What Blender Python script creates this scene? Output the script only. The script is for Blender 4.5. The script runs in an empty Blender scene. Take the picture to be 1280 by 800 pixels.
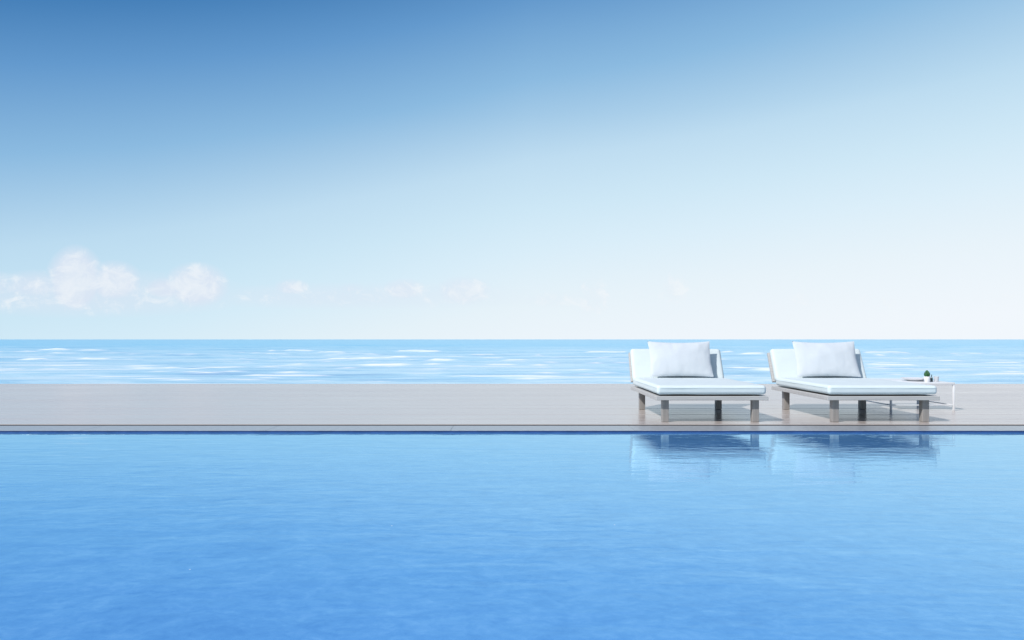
import bpy, bmesh, math, random
import numpy as np
from mathutils import Vector, Matrix, noise

random.seed(7)
rng = np.random.default_rng(11)
scene = bpy.context.scene
COL = scene.collection

# ------------------------------------------------------------------ helpers
def tag(o, label=None, cat=None, group=None, kind=None):
    if label: o["label"] = label
    if cat: o["category"] = cat
    if group: o["group"] = group
    if kind: o["kind"] = kind
    return o

def obj(name, bm, mat, parent=None, smooth=True, loc=None):
    me = bpy.data.meshes.new(name)
    bmesh.ops.recalc_face_normals(bm, faces=bm.faces)
    bm.to_mesh(me); bm.free()
    if smooth:
        me.polygons.foreach_set("use_smooth", [True]*len(me.polygons))
        me.set_sharp_from_angle(angle=math.radians(38))
    o = bpy.data.objects.new(name, me)
    me.materials.append(mat)
    COL.objects.link(o)
    if parent: o.parent = parent
    if loc: o.location = loc
    return o

def empty(name, loc):
    o = bpy.data.objects.new(name, None)
    o.location = loc; o.empty_display_size = .2
    COL.objects.link(o)
    return o

def copy_tree(o, parent=None):
    c = o.copy(); COL.objects.link(c)
    if parent: c.parent = parent
    for ch in list(o.children):
        copy_tree(ch, c)
    return c

def box(bm, x0, x1, y0, y1, z0, z1, bev=0.0, seg=2):
    r = bmesh.ops.create_cube(bm, size=1.0)
    vs = r["verts"]
    for v in vs:
        v.co = Vector((x0+(v.co.x+.5)*(x1-x0), y0+(v.co.y+.5)*(y1-y0), z0+(v.co.z+.5)*(z1-z0)))
    if bev > 0:
        es = {e for v in vs for e in v.link_edges}
        bmesh.ops.bevel(bm, geom=list(es), offset=bev, segments=seg, affect='EDGES', profile=.5)
    return bm

def tube(bm, pts, r, seg=8, closed=False):
    n = len(pts); rings = []
    for i, p in enumerate(pts):
        p = Vector(p)
        a = Vector(pts[(i-1) % n]) if (closed or i > 0) else p
        b = Vector(pts[(i+1) % n]) if (closed or i < n-1) else p
        t = (b-a).normalized()
        up = Vector((0, 0, 1)) if abs(t.z) < .9 else Vector((1, 0, 0))
        s = t.cross(up).normalized(); u = s.cross(t)
        rings.append([bm.verts.new(p + (s*math.cos(k*2*math.pi/seg)+u*math.sin(k*2*math.pi/seg))*r) for k in range(seg)])
    m = n if closed else n-1
    for i in range(m):
        A, B = rings[i], rings[(i+1) % n]
        for k in range(seg):
            bm.faces.new((A[k], A[(k+1) % seg], B[(k+1) % seg], B[k]))
    if not closed:
        bm.faces.new(rings[0]); bm.faces.new(rings[-1])
    return bm

def lathe(bm, prof, seg=28, rib=None):
    rings = []
    for (r, z) in prof:
        ring = []
        for k in range(seg):
            a = k*2*math.pi/seg
            rr = max(r, 1e-4)*(rib(a) if rib else 1)
            ring.append(bm.verts.new((rr*math.cos(a), rr*math.sin(a), z)))
        rings.append(ring)
    for A, B in zip(rings, rings[1:]):
        for k in range(seg):
            bm.faces.new((A[k], A[(k+1) % seg], B[(k+1) % seg], B[k]))
    bm.faces.new(rings[0]); bm.faces.new(rings[-1])
    return bm

def soft_box(w, d, h, r, crown=.0, wob=.0, cuts=30, seed=0., rx=None):
    """upholstered block: rounded edges, slightly crowned top, faint wrinkles; base at z=0, centred in x, y from 0 to d"""
    bm = bmesh.new()
    bmesh.ops.create_cube(bm, size=2.0)
    bmesh.ops.subdivide_edges(bm, edges=bm.edges[:], cuts=cuts, use_grid_fill=True)
    def warp(t, half):                       # pack the grid lines into the rounded margins
        s = abs(t); m = r/half
        k = .62
        q = (s/k)*(1-m) if s < k else (1-m)+(s-k)/(1-k)*m
        return math.copysign(q, t)*half
    hw, hd, hh = w/2, d/2, h/2
    for v in bm.verts:
        p = Vector((warp(v.co.x, hw), warp(v.co.y, hd), v.co.z*hh))
        c = Vector((max(-hw+r, min(hw-r, p.x)), max(-hd+r, min(hd-r, p.y)), max(-hh+r, min(hh-r, p.z))))
        dv = p-c
        q = c + dv.normalized()*r if dv.length > 1e-6 else p
        u, vv = q.x/hw, q.y/hd
        if q.z > 0:
            q.z += crown*(1-u**4)*(1-vv**4)*(q.z/hh)
        n1 = noise.noise(Vector((q.x*3+seed, q.y*3, q.z*3)))
        n2 = noise.noise(Vector((q.x*11+seed, q.y*11, q.z*11+5)))
        nd = Vector((dv.x, dv.y, dv.z)).normalized() if dv.length > 1e-6 else Vector((0, 0, 1))
        q += nd*wob*(n1+.4*n2)
        v.co = q + Vector((0, hd, hh))
    return bm

def rect_path(x0, x1, y0, y1, z, r, n=5):
    P = []
    for (cx, cy, a0) in ((x1-r, y1-r, 0), (x0+r, y1-r, 90), (x0+r, y0+r, 180), (x1-r, y0+r, 270)):
        for k in range(n+1):
            a = math.radians(a0+90*k/n)
            P.append((cx+r*math.cos(a), cy+r*math.sin(a), z))
    out = []
    for i, p in enumerate(P):                # subdivide the long sides so that the welt follows softly
        q = P[(i+1) % len(P)]
        L = math.dist(p, q); m = max(1, int(L/.08))
        for k in range(m):
            t = k/m
            x = p[0]+(q[0]-p[0])*t; y = p[1]+(q[1]-p[1])*t
            out.append((x, y, z+.0014*noise.noise(Vector((x*7, y*7, z*9)))))
    return out

# ------------------------------------------------------------------ node helpers
class NT:
    def __init__(self, tree): self.t = tree; self.n = tree.nodes; self.l = tree.links
    def new(self, kind, **kw):
        n = self.n.new(kind)
        for k, v in kw.items(): setattr(n, k, v)
        return n
    def link(self, a, b): self.l.new(a, b)
    def put(self, sock, v):
        if isinstance(v, (int, float)): sock.default_value = v
        elif isinstance(v, (tuple, list)): sock.default_value = v
        else: self.l.new(v, sock)
    def math(self, op, a, b=None, c=None, clamp=False):
        n = self.n.new("ShaderNodeMath"); n.operation = op; n.use_clamp = clamp
        for i, v in enumerate((a, b, c)):
            if v is not None: self.put(n.inputs[i], v)
        return n.outputs[0]
    def ramp(self, fac, stops, interp='LINEAR'):
        n = self.n.new("ShaderNodeValToRGB"); n.color_ramp.interpolation = interp
        e = n.color_ramp.elements
        while len(e) < len(stops): e.new(.5)
        for el, (p, c) in zip(e, stops):
            el.position = p; el.color = (*c, 1) if len(c) == 3 else c
        self.put(n.inputs[0], fac)
        return n.outputs[0]
    def maprange(self, v, a, b, c=0., d=1., interp='LINEAR'):
        n = self.n.new("ShaderNodeMapRange"); n.interpolation_type = interp; n.clamp = True
        self.put(n.inputs[0], v)
        for i, q in enumerate((a, b, c, d)): n.inputs[i+1].default_value = q
        return n.outputs[0]
    def mix(self, f, a, b, blend='MIX'):
        n = self.n.new("ShaderNodeMix"); n.data_type = 'RGBA'; n.blend_type = blend
        self.put(n.inputs[0], f)
        for s, v in ((n.inputs[6], a), (n.inputs[7], b)):
            if isinstance(v, tuple) and len(v) == 3: v = (*v, 1)
            self.put(s, v)
        return n.outputs[2]
    def noise(self, vec, scale, detail=3., rough=.5, dist=0.):
        n = self.n.new("ShaderNodeTexNoise")
        if vec is not None: self.l.new(vec, n.inputs["Vector"])
        n.inputs["Scale"].default_value = scale; n.inputs["Detail"].default_value = detail
        n.inputs["Roughness"].default_value = rough; n.inputs["Distortion"].default_value = dist
        return n.outputs[0]
    def mapping(self, vec, scale=(1, 1, 1), loc=(0, 0, 0), rot=(0, 0, 0)):
        n = self.n.new("ShaderNodeMapping"); self.l.new(vec, n.inputs[0])
        n.inputs[1].default_value = loc; n.inputs[2].default_value = rot; n.inputs[3].default_value = scale
        return n.outputs[0]
    def bump(self, h, strength, dist, normal=None):
        n = self.n.new("ShaderNodeBump"); self.l.new(h, n.inputs["Height"])
        n.inputs["Strength"].default_value = strength; n.inputs["Distance"].default_value = dist
        if normal is not None: self.l.new(normal, n.inputs["Normal"])
        return n.outputs[0]

def material(name, rough=.5, base=(.5, .5, .5), ior=1.45, metal=0.):
    m = bpy.data.materials.new(name); m.use_nodes = True
    t = NT(m.node_tree); b = m.node_tree.nodes["Principled BSDF"]
    b.inputs["Base Color"].default_value = (*base, 1)
    b.inputs["Roughness"].default_value = rough
    b.inputs["IOR"].default_value = ior
    b.inputs["Metallic"].default_value = metal
    g = t.new("ShaderNodeNewGeometry").outputs["Position"]
    oc = t.new("ShaderNodeTexCoord").outputs["Object"]
    return m, t, b, g, oc

def srgb(r, g, b):
    f = lambda c: (c/255/12.92) if c/255 <= .04045 else ((c/255+.055)/1.055)**2.4
    return (f(r), f(g), f(b))

# ------------------------------------------------------------------ materials
def fabric(name, col):
    m, t, b, g, oc = material(name, .85, col)
    n = t.noise(oc, 6, 3)
    t.link(t.mix(t.maprange(n, .3, .7), tuple(c*.965 for c in col), col), b.inputs["Base Color"])
    weave = t.noise(t.mapping(oc, (1, 1, 1)), 900, 1)
    soft = t.noise(oc, 14, 3)
    t.link(t.bump(weave, .12, .001, t.bump(soft, .35, .006)), b.inputs["Normal"])
    return m
M_cushion = fabric("lounger_fabric", (.645, .72, .735))
M_pillow = fabric("pillow_fabric", (.59, .635, .675))
M_piping, *_ = material("piping_fabric", .85, (.56, .65, .66))

def wood(name, c0, c1, axis, rough=.5):
    m, t, b, g, oc = material(name, rough)
    sc = [60, 60, 60]; sc[axis] = 3.
    n = t.noise(t.mapping(oc, tuple(sc)), 1., 5, .6, .4)
    t.link(t.ramp(n, [(.3, c0), (.7, c1)]), b.inputs["Base Color"])
    t.link(t.bump(n, .3, .002), b.inputs["Normal"])
    return m
M_frame = wood("weathered_frame_wood", (.41, .405, .40), (.52, .515, .50), 0, .55)
M_leg = wood("leg_wood", (.255, .24, .228), (.35, .335, .32), 2, .5)
M_undershade, *_ = material("underside_shade", .8, (.045, .045, .05))  # near-black colour stands in for the shade beneath the loungers
M_white, *_ = material("white_painted_metal", .35, (.78, .79, .80))
M_ceramic, *_ = material("white_ceramic", .25, (.80, .80, .82))
M_cup, *_ = material("pale_grey_ceramic", .3, (.55, .57, .60))
M_bottle, *_ = material("dark_grey_green_glass", .15, (.07, .10, .10))
M_soil, *_ = material("potting_soil", .9, (.05, .035, .025))
M_cactus, t, b, g, oc = material("cactus_green", .55)
t.link(t.ramp(t.noise(oc, 90, 3), [(.35, (.012, .06, .02)), (.7, (.05, .17, .06))]), b.inputs["Base Color"])
M_dark, *_ = material("deck_substructure", .7, (.10, .095, .09))
M_grate, *_ = material("drain_grate_metal", .8, (.035, .032, .03), ior=1.12)
M_navy, t, b, g, oc = material("navy_waterline_tile", .25)
t.link(t.ramp(t.noise(t.mapping(oc, (9, 9, 40)), 1., 2), [(.35, (.016, .05, .17)), (.65, (.03, .075, .24))]), b.inputs["Base Color"])

# deck boards
M_deck, t, b, g, oc = material("oiled_grey_deck_boards", .2, ior=1.5)
sep = t.new("ShaderNodeSeparateXYZ"); t.link(g, sep.inputs[0])
row = t.math('FLOOR', t.math('DIVIDE', t.math('SUBTRACT', sep.outputs[1], 6.19), .2))
wn = t.new("ShaderNodeTexWhiteNoise", noise_dimensions='1D'); t.link(row, wn.inputs["W"])
gr = t.noise(t.mapping(g, (1.2, 45, 45)), 1., 5, .6, .3)
base = t.ramp(gr, [(.25, (.445, .395, .37)), (.75, (.50, .45, .425))])
base = t.mix(t.math('MULTIPLY', wn.outputs[0], .35), base, (.455, .405, .38))
stain = t.noise(t.mapping(g, (.35, 1.1, 1)), 1.2, 3)
base = t.mix(t.maprange(stain, .45, .75, 0, .35), base, (.57, .53, .50))
t.link(base, b.inputs["Base Color"])
t.link(t.math('ADD', t.maprange(gr, .2, .8, .14, .26), t.maprange(stain, .3, .7, -.02, .05)), b.inputs["Roughness"])
t.link(t.bump(gr, .06, .0015), b.inputs["Normal"])

# coping stone
M_coping, t, b, g, oc = material("pale_coping_stone", .3)
n = t.noise(g, 25, 5, .65)
t.link(t.ramp(n, [(.3, (.27, .29, .31)), (.7, (.36, .38, .40))]), b.inputs["Base Color"])
t.link(t.bump(n, .15, .002), b.inputs["Normal"])
M_terrace, t, b, g, oc = material("terrace_stone", .6)
t.link(t.ramp(t.noise(g, 6, 6, .6), [(.3, (.36, .36, .35)), (.7, (.46, .46, .45))]), b.inputs["Base Color"])

# pool water: blue body with a rippled reflecting surface
M_pool, t, b, g, oc = material("pool_water", .015, ior=1.36)
m1 = t.noise(t.mapping(g, (1., 1.1, 1)), 4.5, 6, .68, .8)
m2 = t.noise(t.mapping(g, (1., 1.2, 1), (3, 1, 0)), 20, 5, .68, .5)
mm = t.math('ADD', t.math('MULTIPLY', m1, .5), t.math('MULTIPLY', m2, .5))
body = t.ramp(mm, [(.36, (.088, .270, .60)), (.5, (.115, .325, .665)), (.64, (.160, .390, .725))])
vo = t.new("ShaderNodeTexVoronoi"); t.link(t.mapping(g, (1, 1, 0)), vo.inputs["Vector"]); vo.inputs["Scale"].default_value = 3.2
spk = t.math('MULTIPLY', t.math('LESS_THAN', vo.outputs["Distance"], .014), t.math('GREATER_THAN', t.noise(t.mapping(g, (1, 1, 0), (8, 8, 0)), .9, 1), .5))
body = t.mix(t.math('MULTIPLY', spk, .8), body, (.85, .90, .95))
r1 = t.noise(t.mapping(g, (.9, 2.5, 1), rot=(0, 0, .05)), 2.1, 2, .5, .5)
r2 = t.noise(t.mapping(g, (1.5, 3.4, 1), (4, 2, 0), (0, 0, -.08)), 5.0, 2, .5, .4)
r3 = t.noise(t.mapping(g, (1., 1.6, 1), (1, 7, 0)), 26, 3, .6)
hh = t.math('ADD', t.math('ADD', t.math('MULTIPLY', r1, 1.), t.math('MULTIPLY', r2, .36)), t.math('MULTIPLY', r3, .085))
nrm = t.bump(hh, 1., .0025)
lw = t.new("ShaderNodeLayerWeight"); lw.inputs["Blend"].default_value = .5; t.link(nrm, lw.inputs["Normal"])
fr = t.math('MULTIPLY_ADD', t.math('POWER', lw.outputs["Facing"], 2.9), .94, .03)
df = t.new("ShaderNodeBsdfDiffuse"); t.link(body, df.inputs[0])
gl = t.new("ShaderNodeBsdfGlossy"); gl.inputs["Color"].default_value = (.62, .90, .98, 1); gl.inputs["Roughness"].default_value = .02
t.link(nrm, gl.inputs["Normal"])
mx = t.new("ShaderNodeMixShader"); t.link(fr, mx.inputs[0]); t.link(df.outputs[0], mx.inputs[1]); t.link(gl.outputs[0], mx.inputs[2])
t.link(mx.outputs[0], M_pool.node_tree.nodes["Material Output"].inputs["Surface"])

# sea
M_sea, t, b, g, oc = material("sea_water", .28, ior=1.33)
sep = t.new("ShaderNodeSeparateXYZ"); t.link(g, sep.inputs[0])
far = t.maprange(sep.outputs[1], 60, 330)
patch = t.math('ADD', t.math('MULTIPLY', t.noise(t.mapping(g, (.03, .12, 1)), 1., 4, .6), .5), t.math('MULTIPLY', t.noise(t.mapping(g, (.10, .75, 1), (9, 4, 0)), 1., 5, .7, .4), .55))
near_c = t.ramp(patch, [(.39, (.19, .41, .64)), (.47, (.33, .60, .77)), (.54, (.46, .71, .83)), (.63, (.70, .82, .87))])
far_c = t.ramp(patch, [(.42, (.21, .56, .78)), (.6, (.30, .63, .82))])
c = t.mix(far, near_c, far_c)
at = t.new("ShaderNodeAttribute", attribute_name="foam")
fn = t.noise(t.mapping(g, (.35, 1.4, 2)), 1., 4, .6)
foam = t.math('MULTIPLY', at.outputs["Fac"], t.maprange(fn, .22, .40))
lace = t.noise(t.mapping(g, (.10, .85, 1), (5, 3, 0)), 1., 5, .7, .8)
lace = t.math('MULTIPLY', t.maprange(lace, .52, .64), t.maprange(sep.outputs[1], 200, 80, 0, .32))
foam = t.math('MAXIMUM', foam, lace, clamp=True)
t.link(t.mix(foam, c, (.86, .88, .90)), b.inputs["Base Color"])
t.link(t.maprange(foam, 0, 1, .28, .9), b.inputs["Roughness"])
rip = t.noise(t.mapping(g, (.5, 2.2, 1)), 1.1, 4, .6)
t.link(t.bump(rip, .6, .22), b.inputs["Normal"])

# ------------------------------------------------------------------ sky and light
SUN = Vector((-.77, -.60, 1.0)).normalized()
w = bpy.data.worlds.new("World"); scene.world = w; w.use_nodes = True
t = NT(w.node_tree); bg = w.node_tree.nodes["Background"]
STR = .1
bg.inputs["Strength"].default_value = STR
sky = t.new("ShaderNodeTexSky", sky_type='NISHITA')
sky.sun_disc = False
sky.sun_elevation = math.asin(SUN.z); sky.sun_rotation = math.atan2(SUN.x, SUN.y) % (2*math.pi)
sky.dust_density = .6; sky.ozone_density = 2.0
d = t.new("ShaderNodeTexCoord").outputs["Generated"]
sep = t.new("ShaderNodeSeparateXYZ"); t.link(d, sep.inputs[0])
X, Y, Z = sep.outputs
shift = t.math('ADD', t.maprange(X, -.60, .02, 0, .143), t.maprange(X, .02, .6, 0, .06))
tt = t.math('SUBTRACT', Z, shift)
fac = t.maprange(tt, -.2, .6)
P = lambda v: (v+.2)/.8
grad = t.ramp(fac, [(P(-.17), srgb(236, 245, 252)), (P(-.09), srgb(226, 241, 249)), (P(-.02), srgb(212, 236, 249)), (P(.035), srgb(201, 230, 246)),
                    (P(.10), srgb(188, 220, 241)), (P(.20), srgb(140, 187, 225)), (P(.29), srgb(100, 154, 206)),
                    (P(.365), srgb(60, 121, 180)), (P(.55), srgb(42, 98, 165))])
# thin bright haze towards the right of the view and low down
hz = t.math('MULTIPLY', t.maprange(X, -.45, .6), t.maprange(Z, .30, .0))
grad = t.mix(t.math('MULTIPLY', hz, .55), grad, srgb(247, 250, 255))
# low cumulus far out over the sea: direction-based puffs
ysafe = t.math('MAXIMUM', Y, .05)
U = t.math('DIVIDE', X, ysafe); V = t.math('DIVIDE', Z, ysafe)
cv = t.new("ShaderNodeCombineXYZ"); t.link(U, cv.inputs[0]); t.link(V, cv.inputs[1])
cn = t.noise(t.mapping(cv.outputs[0], (1, 1.25, 1)), 36, 8, .68, .6)
env = None
def px(x, y): return ((x-640)/889., (424-y)/889.)
for (x, y, rx, ry, amp) in ((94, 354, 40, 50, 1.15), (142, 356, 42, 32, .9), (45, 360, 60, 24, .6), (110, 370, 220, 36, .46), (-20, 360, 60, 24, .5), (245, 360, 46, 34, .95), (205, 362, 34, 18, .8), (365, 361, 26, 13, .6),
                            (505, 364, 32, 17, .8), (580, 366, 40, 22, .95), (742, 374, 26, 32, .85), (842, 364, 24, 26, .85), (700, 376, 60, 12, .5), (460, 372, 260, 20, .36),
                            (1010, 374, 40, 12, .45), (1100, 378, 60, 12, .4), (1240, 375, 50, 14, .4), (440, 362, 25, 9, .4)):
    u0, v0 = px(x, y)
    du = t.math('POWER', t.math('DIVIDE', t.math('SUBTRACT', U, u0), rx/889.), 2.)
    dv0 = t.math('DIVIDE', t.math('SUBTRACT', V, v0), ry/889.)
    dv = t.math('POWER', t.math('MULTIPLY', dv0, t.maprange(dv0, -.01, .01, 1.25, 1.)), 2.)
    e = t.math('MULTIPLY', t.math('MAXIMUM', t.math('SUBTRACT', 1., t.math('ADD', du, dv)), 0.), amp)
    env = e if env is None else t.math('MAXIMUM', env, e)
cl = t.math('ADD', env, t.math('MULTIPLY', t.math('SUBTRACT', cn, .5), 2.9))
cl = t.math('MULTIPLY', t.maprange(cl, .2, 1.0, interp='SMOOTHSTEP'), t.maprange(env, .0, .3))
veil = t.math('MULTIPLY', t.maprange(env, 0., .7, 0, .8), t.maprange(X, -.25, .12, 1, 0))
grad = t.mix(veil, grad, srgb(222, 230, 245))
grad = t.mix(t.math('MULTIPLY', cl, .60), grad, t.mix(t.maprange(cn, .42, .66), srgb(230, 239, 248), srgb(245, 249, 252)))
gs = t.new("ShaderNodeVectorMath", operation='SCALE'); t.link(grad, gs.inputs[0]); gs.inputs[3].default_value = 1/STR
final = t.mix(t.math('MULTIPLY', t.maprange(Z, .4, .95, .985, .45), t.maprange(Y, -.35, .25, .12, 1.)), sky.outputs[0], gs.outputs[0])
t.link(final, bg.inputs[0])

ld = bpy.data.lights.new("sun", 'SUN'); ld.energy = 4.1; ld.angle = math.radians(1.8); ld.color = (1., .965, .92)
lo = bpy.data.objects.new("sun", ld); COL.objects.link(lo)
lo.rotation_euler = (-SUN).to_track_quat('-Z', 'Y').to_euler(); lo.location = SUN*60

# ------------------------------------------------------------------ setting: pool, coping, deck
Y_EDGE, Y_DECK, Y_FAR = 5.77, 6.19, 11.75
XW = 26.
NEAR = -1.2
WATER = -.0185

bm = bmesh.new()
vs = [bm.verts.new(p) for p in ((-XW, NEAR, WATER), (XW, NEAR, WATER), (XW, Y_EDGE+.004, WATER), (-XW, Y_EDGE+.004, WATER))]
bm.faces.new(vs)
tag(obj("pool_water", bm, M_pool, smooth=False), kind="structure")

bm = bmesh.new()
box(bm, -XW-.3, XW+.3, NEAR-.3, Y_EDGE+.3, -1.75, -1.55)
box(bm, -XW-.3, XW+.3, Y_EDGE+.004, Y_EDGE+.3, -1.546, -.0056)
box(bm, -XW-.3, XW+.3, NEAR-.3, NEAR-.004, -1.546, -.0056)
box(bm, -XW-.3, -XW-.004, NEAR, Y_EDGE, -1.546, -.0056)
box(bm, XW+.004, XW+.3, NEAR, Y_EDGE, -1.546, -.0056)
tag(obj("pool_basin", bm, M_navy, smooth=False), kind="structure")

bm = bmesh.new()
x = -XW
while x < XW:                                  # coping slabs, hairline joints
    box(bm, x, x+1.498, Y_EDGE, Y_DECK-.095, -.005, -.001, .0015, 2)
    box(bm, x, x+1.498, NEAR-.45, NEAR, -.005, -.001, .0015, 2)
    x += 1.5
tag(obj("pool_coping", bm, M_coping, smooth=False), kind="structure")

bm = bmesh.new()
box(bm, -XW, XW, Y_DECK-.090, Y_DECK-.006, -.03, -.017, .002, 1)
for k in range(3):
    box(bm, -XW, XW, Y_DECK-.084+k*.025, Y_DECK-.070+k*.025, -.0169, -.0035, .001, 1)
tag(obj("drain_channel", bm, M_grate, smooth=False), kind="structure")

bm = bmesh.new()
box(bm, -XW, XW, NEAR-12, NEAR-.455, -.3, -.004)
tag(obj("terrace", bm, M_terrace, smooth=False), kind="structure")

bm = bmesh.new()
box(bm, -XW, XW, Y_EDGE+.31, Y_FAR-.05, -.30, -.045)
tag(obj("deck_base", bm, M_dark, smooth=False), kind="structure")

bm = bmesh.new()
y = Y_DECK; k = 0
while y < Y_FAR-.05:
    dz = random.uniform(-.0012, .0008)
    gap = .0045
    box(bm, -XW, XW, y, y+.2-gap, -.028, dz, .0035, 2)
    y += .2; k += 1
tag(obj("deck", bm, M_deck, smooth=False), kind="structure")

# ------------------------------------------------------------------ the sea: one sheet to the horizon
SEA = -2.0
CAMZ = .74
ys = [12.5, 20, 28, 34]
y = 38.
while y < 420:
    ys.append(y)
    y += max(.38, min(1.25, .38*(y/55.)**1.1))
while y < 9000:
    ys.append(y); y *= 1.12
xs = list(np.arange(-330, 330.1, 1.6))
xs = [-9000, -4000, -1500, -700, -450] + xs + [450, 700, 1500, 4000, 9000]
ys = np.array(ys); xs = np.array(xs, dtype=float)
Xg, Yg = np.meshgrid(xs, ys)
def vnoise(x, y, s):                          # smooth value noise
    xi = np.floor(x).astype(int); yi = np.floor(y).astype(int)
    fx = x-xi; fy = y-yi; fx = fx*fx*(3-2*fx); fy = fy*fy*(3-2*fy)
    def hsh(a, b):
        v = np.sin(a*127.1+b*311.7+s*74.7)*43758.5453
        return v-np.floor(v)
    return (hsh(xi, yi)*(1-fx)+hsh(xi+1, yi)*fx)*(1-fy)+(hsh(xi, yi+1)*(1-fx)+hsh(xi+1, yi+1)*fx)*fy
H = np.zeros_like(Xg)
for (sx, sy, a, s) in ((60, 9, .16, 1), (28, 5, .12, 2), (14, 2.6, .08, 3), (8, 1.5, .045, 4)):
    H += a*(vnoise(Xg/sx+.15*Yg/sy, Yg/sy, s)-.5)*2
fade = np.clip((430-Yg)/120, 0, 1)*np.clip((Yg-30)/8, 0, 1)
H *= fade
FO = np.zeros_like(Xg)
rc = random.Random(5)
crests = []
for _ in range(340):                            # small scattered crests between the long ones
    yp_ = rc.choice([rc.uniform(441, 452), rc.uniform(450, 468), rc.uniform(458, 478)])
    x_ = rc.uniform(-150, 1430); L_ = rc.choice([rc.uniform(4, 16), rc.uniform(8, 40)])
    crests.append((x_, x_+L_, yp_, rc.uniform(.45, 1.05)))
crests += [(0, 12, 440, 2), (28, 56, 440.5, 1.6), (52, 93, 438.2, 3), (98, 136, 438.2, 2.6), (18, 57, 449.2, 2.6), (88, 134, 448.2, 2.2), (52, 80, 462, 2), (0, 22, 462.5, 1.6), (160, 232, 461.6, 1.8),
          (236, 290, 462.2, 1.4), (328, 341, 439.2, 2.2), (351, 398, 438.8, 2.8), (399, 433, 440.2, 2.2), (493, 551, 439.7, 2.6), (382, 393, 447, 2.6), (406, 500, 448, 2.4), (484, 514, 446.3, 2.4),
          (543, 562, 450, 2.6), (588, 618, 443.5, 1.6), (450, 505, 457, 2.2), (524, 542, 457, 1.8), (600, 640, 456.4, 2), (664, 681, 444.5, 2.2), (728, 790, 441.3, 2.2), (732, 760, 455.3, 2.4), (688, 704, 455, 2.4), (672, 680, 458.2, 2),
          (596, 612, 444, 2), (903, 918, 441, 2.4), (922, 960, 443.3, 3), (800, 900, 442, 2), (902, 930, 462, 2), (940, 985, 462.5, 2), (1076, 1140, 441.3, 2.2), (1095, 1112, 445.5, 2), (1150, 1200, 451, 1.6), (1090, 1150, 457, 1.4),
          (1190, 1240, 443.5, 1.4), (1215, 1280, 455, 1.4), (1080, 1100, 462, 1.8), (1210, 1290, 466, 1.3), (110, 190, 470, 1.0), (300, 420, 468, 1.), (560, 700, 470, 1.), (-60, -10, 446, 2), (-140, -80, 440, 2.4), (1300, 1380, 442, 2.2), (1330, 1400, 452, 2)]
for i, (x0, x1, yp, th) in enumerate(crests):
    D = (CAMZ-SEA)*889./(yp-424.)
    a, b_ = (x0-640)*D/889., (x1-640)*D/889.
    hgt = th*D/889.*.92
    cx, hw = (a+b_)/2, (b_-a)/2
    ra, rb = np.searchsorted(ys, [D-14, D+14])
    Xs, Ys = Xg[ra:rb], Yg[ra:rb]
    u = (Xs-cx)/hw
    lat = np.clip(1-np.abs(u)**8, 0, 1)*np.clip(.45+.4*vnoise(Xs/(D*.014), Ys*0+i, 9+i)+.4*vnoise(Xs/(D*.005), Ys*0+i, 60+i), 0, 1.15)
    yc = D + 1.6*(vnoise(Xs/9., Xs*0+i, 30+i)-.5)*2
    dy = Ys-yc
    prof = np.where(dy < 0, np.exp(-(dy/.5)**2), np.exp(-(dy/1.5)**2))
    H[ra:rb] += hgt*np.clip(lat, 0, 1.1)*prof
    H[ra:rb] -= .35*hgt*np.clip(lat, 0, 1)*np.exp(-((dy+1.6)/.8)**2)
    fw = .45 if th < 1.3 else .8
    fo = np.where(dy < 0, np.exp(-(dy/fw)**4), np.exp(-(dy/(1.4*fw))**2))*np.clip(lat*6.-2.7, 0, 1)
    FO[ra:rb] = np.maximum(FO[ra:rb], fo)
ny, nx = Xg.shape
verts = np.stack([Xg, Yg, SEA+H], -1).reshape(-1, 3)
idx = np.arange(nx*ny).reshape(ny, nx)
faces = np.stack([idx[:-1, :-1], idx[:-1, 1:], idx[1:, 1:], idx[1:, :-1]], -1).reshape(-1, 4)
me = bpy.data.meshes.new("sea")
me.vertices.add(len(verts)); me.vertices.foreach_set("co", verts.astype(np.float32).ravel())
me.loops.add(faces.size); me.loops.foreach_set("vertex_index", faces.astype(np.int32).ravel())
me.polygons.add(len(faces)); me.polygons.foreach_set("loop_start", np.arange(0, faces.size, 4, dtype=np.int32))
me.polygons.foreach_set("use_smooth", np.ones(len(faces), dtype=bool))
me.update(calc_edges=True)
at = me.attributes.new("foam", 'FLOAT', 'POINT'); at.data.foreach_set("value", FO.astype(np.float32).ravel())
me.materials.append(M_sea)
sea = bpy.data.objects.new("sea", me); COL.objects.link(sea); tag(sea, kind="structure")

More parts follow.
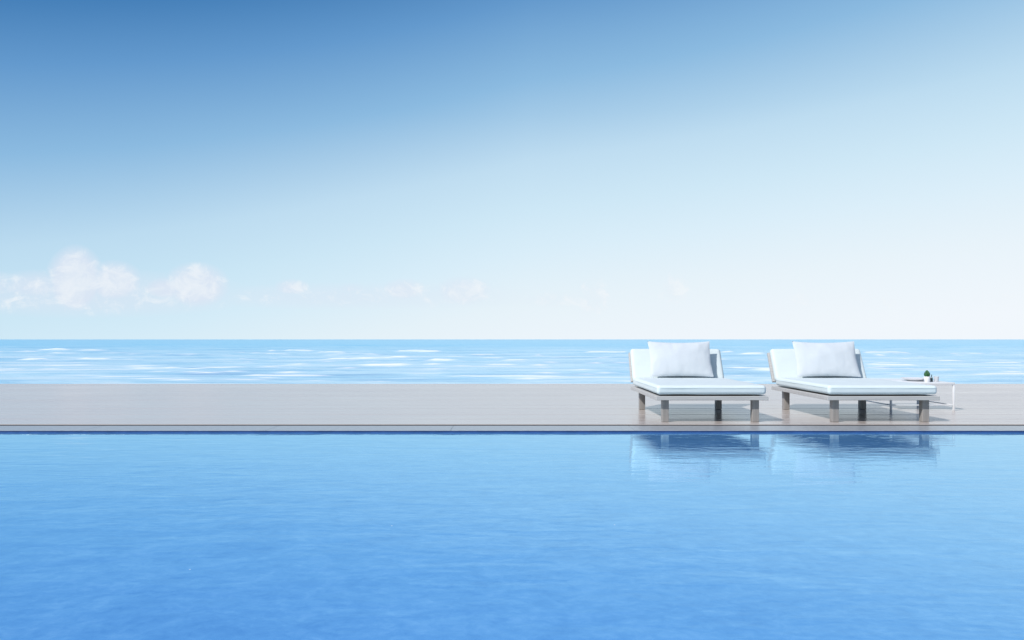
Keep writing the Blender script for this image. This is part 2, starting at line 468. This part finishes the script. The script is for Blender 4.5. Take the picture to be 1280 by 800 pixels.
# ------------------------------------------------------------------ sun loungers
def make_lounger(seed):
    root = empty("sun_lounger", (0, 0, 0))
    # frame: a rim of boards round a slatted bed
    bm = bmesh.new()
    Wd, Ln, z0, z1 = .498, 1.37, .198, .234
    box(bm, -Wd, Wd, 0, .05, z0, z1, .004)
    box(bm, -Wd, Wd, Ln-.05, Ln, z0, z1, .004)
    box(bm, -Wd, -Wd+.05, .0505, Ln-.0505, z0, z1, .004)
    box(bm, Wd-.05, Wd, .0505, Ln-.0505, z0, z1, .004)
    for k in range(14):
        yy = .058+k*.0902
        box(bm, -Wd+.051, Wd-.051, yy, yy+.083, z0+.012, z1-.006, .002)
    obj("frame", bm, M_frame, root, smooth=False)
    bm = bmesh.new()
    box(bm, -Wd+.053, Wd-.053, .053, Ln-.053, z0+.003, z0+.0105, .002)
    obj("underside_shade_sheet", bm, M_undershade, root, smooth=False)  # added dark sheet below the slats, deepens the underside shade by colour
    for sx in (-1, 1):
        for y0 in (.052, 1.18):
            bm = bmesh.new()
            xa = sx*(.498-.065); xb = xa-sx*.06
            box(bm, min(xa, xb), max(xa, xb), y0, y0+.06, .0, .199, .004)
            obj("leg", bm, M_leg, root, smooth=False)
    bm = soft_box(.972, 1.28, .082, .028, .008, .0028, seed=1.3+seed)
    mt = obj("mattress", bm, M_cushion, root, loc=(0, .010, .2475))
    bm = bmesh.new()
    tube(bm, rect_path(-.4855, .4855, .0005, 1.2795, .056, .034), .003, 6, True)
    obj("piping", bm, M_piping, mt)
    # backrest: leaning panel behind a second cushion
    lean = math.atan2(.45, .89)
    bm = bmesh.new()
    box(bm, -.498, .498, .0, .345, -.03, .0, .004)
    for v in bm.verts: pass
    rot = Matrix.Rotation(math.pi/2-lean, 4, 'X')
    # local y runs up the backrest, local +z faces the sitter
    bp = obj("backrest", bm, M_frame, root, smooth=False)
    bc_bm = soft_box(.972, .372, .078, .03, .006, .0026, cuts=24, seed=7.7+seed)
    base = Vector((0, 1.25, .312)); n_back = Vector((0, math.cos(lean), -math.sin(lean)))
    up = Vector((0, math.sin(lean), math.cos(lean)))
    bc = obj("backrest_cushion", bc_bm, M_cushion, root)
    bc.matrix_local = Matrix.Translation(base+n_back*.078) @ rot
    bp.matrix_local = Matrix.Translation(base+n_back*.0795+up*.012) @ rot
    bm = bmesh.new()
    tube(bm, rect_path(-.4855, .4855, .0005, .3715, .05, .03), .003, 6, True)
    obj("piping", bm, M_piping, bc)
    return root

L1 = make_lounger(0.); L1.location = (1.775, 6.30, 0)
tag(L1, "grey framed sun lounger with white cushions, standing apart from the side table", "sun lounger", "sun loungers on the pool deck")
L2 = make_lounger(4.2); L2.location = (3.295, 6.30, 0)
tag(L2, "grey framed sun lounger with white cushions, its foot end beside the small white side table", "sun lounger", "sun loungers on the pool deck")

def make_pillow(seed):
    W_, H_, T_ = .665, .405, .105
    N, Mv = 44, 30
    bm = bmesh.new()
    def sheet(s):
        rows = []
        for j in range(Mv+1):
            v = -1+2*j/Mv; r = []
            for i in range(N+1):
                u = -1+2*i/N
                x = u*W_/2*(1-.042*(1-v*v)); z = v*H_/2*(1-.06*(1-u*u))
                th = T_/2*(max(0, (1-u*u))**.55)*(max(0, (1-v*v))**.55)
                edge = max(abs(u), abs(v))
                wr = noise.noise(Vector((x*7+seed, z*7, s*3)))*.007 + noise.noise(Vector((x*22+seed, z*16, s*5)))*.0035*edge
                th = th + wr*min(1, th/.02)
                sag = -.006*(1-u*u)*max(0, v)**2
                r.append(bm.verts.new((x+.004*noise.noise(Vector((v*3+seed, u, 0))), s*th, z+H_/2+sag)))
            rows.append(r)
        for j in range(Mv):
            for i in range(N):
                bm.faces.new((rows[j][i], rows[j][i+1], rows[j+1][i+1], rows[j+1][i]))
    sheet(-1); sheet(1)
    bmesh.ops.remove_doubles(bm, verts=bm.verts, dist=.0004)
    return bm
for (cx, seed, lab, tilt) in ((1.782, 2.1, "white pillow leaning on the lounger that stands apart from the side table", .004),
                              (3.325, 9.4, "white pillow leaning on the lounger beside the side table", -.004)):
    p = obj("pillow", make_pillow(seed), M_pillow)
    p.location = (cx, 6.30+1.150, .344)
    p.rotation_euler = (-math.radians(22.5), 0, tilt)
    tag(p, lab, "pillow", "pillows on the loungers")

# ------------------------------------------------------------------ side table and the things on it
T0 = (4.255, 7.70, 0)
tb = empty("side_table", T0)
tag(tb, "low square white side table with thin metal legs beside the lounger", "side table")
s, hT = .335, .292
bm = bmesh.new(); box(bm, -s, s, -s, s, hT-.028, hT, .004); obj("tabletop", bm, M_white, tb)
for sx in (-1, 1):
    for sy in (-1, 1):
        bm = bmesh.new()
        xa, ya = sx*(s-.0095), sy*(s-.0095)
        box(bm, xa-.009, xa+.009, ya-.009, ya+.009, 0, hT-.0285, .0015); obj("leg", bm, M_white, tb)
for sy in (-1, 1):
    bm = bmesh.new(); ya = sy*(s-.0095)
    box(bm, -s+.019, s-.019, ya-.005, ya+.005, .052, .062, .001); obj("stretcher", bm, M_white, tb)
for sx in (-1, 1):
    bm = bmesh.new(); xa = sx*(s-.0095)
    box(bm, xa-.005, xa+.005, -s+.019, s-.019, .052, .062, .001); obj("stretcher", bm, M_white, tb)

bm = bmesh.new()
lathe(bm, [(.07, 0), (.075, .006), (.10, .014), (.135, .030), (.138, .034), (.133, .034), (.10, .020), (.06, .012), (0, .011)], 40)
o = obj("plate", bm, M_ceramic, loc=(4.325, 7.63, hT)); tag(o, "shallow white plate on the low side table behind the little cactus pot", "plate")

pl = empty("potted_cactus", (4.345, 7.445, hT)); tag(pl, "tiny green cactus in a white pot near the side table's front edge", "potted plant")
bm = bmesh.new(); lathe(bm, [(.022, 0), (.025, .003), (.032, .056), (.031, .058), (.028, .057), (.027, .048), (0, .047)], 28)
pot = obj("pot", bm, M_ceramic, pl)
bm = bmesh.new(); lathe(bm, [(.0268, .0), (.02, .003), (0, .004)], 20); obj("soil", bm, M_soil, pot, loc=(0, 0, .0485))
bm = bmesh.new()
prof = [(.013, 0), (.021, .008), (.0265, .022), (.025, .038), (.019, .053), (.010, .066), (.004, .072), (0, .073)]
lathe(bm, prof, 48, lambda a: 1+.09*math.cos(a*12))
for k in range(2):                                # two small offsets
    a = 1.1+k*2.6
    r = bmesh.ops.create_icosphere(bm, subdivisions=2, radius=.010)
    for v in r["verts"]: v.co = Vector((v.co.x*.8+.022*math.cos(a), v.co.y*.8+.022*math.sin(a), v.co.z*1.3+.014))
obj("cactus", bm, M_cactus, pl, loc=(0, 0, .051))

bm = bmesh.new()
lathe(bm, [(.010, 0), (.0125, .003), (.0125, .034), (.009, .042), (.0045, .048), (.004, .070), (.005, .071), (.005, .074), (0, .0745)], 24)
o = obj("bottle", bm, M_bottle, loc=(4.425, 7.50, hT)); tag(o, "slim dark bottle between the cactus pot and the pale cup", "bottle")
bm = bmesh.new()
lathe(bm, [(.019, 0), (.021, .002), (.025, .052), (.0245, .054), (.023, .053), (.0195, .006), (0, .005)], 28)
o = obj("cup", bm, M_cup, loc=(4.487, 7.52, hT)); tag(o, "small pale grey cup beside the slim dark bottle on the side table", "cup")

# ------------------------------------------------------------------ camera and view
cd = bpy.data.cameras.new("camera"); cd.lens = 25.; cd.sensor_width = 36.; cd.shift_y = 24/1280.
cd.clip_start = .05; cd.clip_end = 30000
co = bpy.data.objects.new("camera", cd); COL.objects.link(co)
co.location = (0, 0, CAMZ); co.rotation_euler = (math.pi/2, 0, 0)
scene.camera = co
vs_ = scene.view_settings
vs_.view_transform = 'Standard'; vs_.look = 'None'; vs_.exposure = 0; vs_.gamma = 1; vs_.use_curve_mapping = False
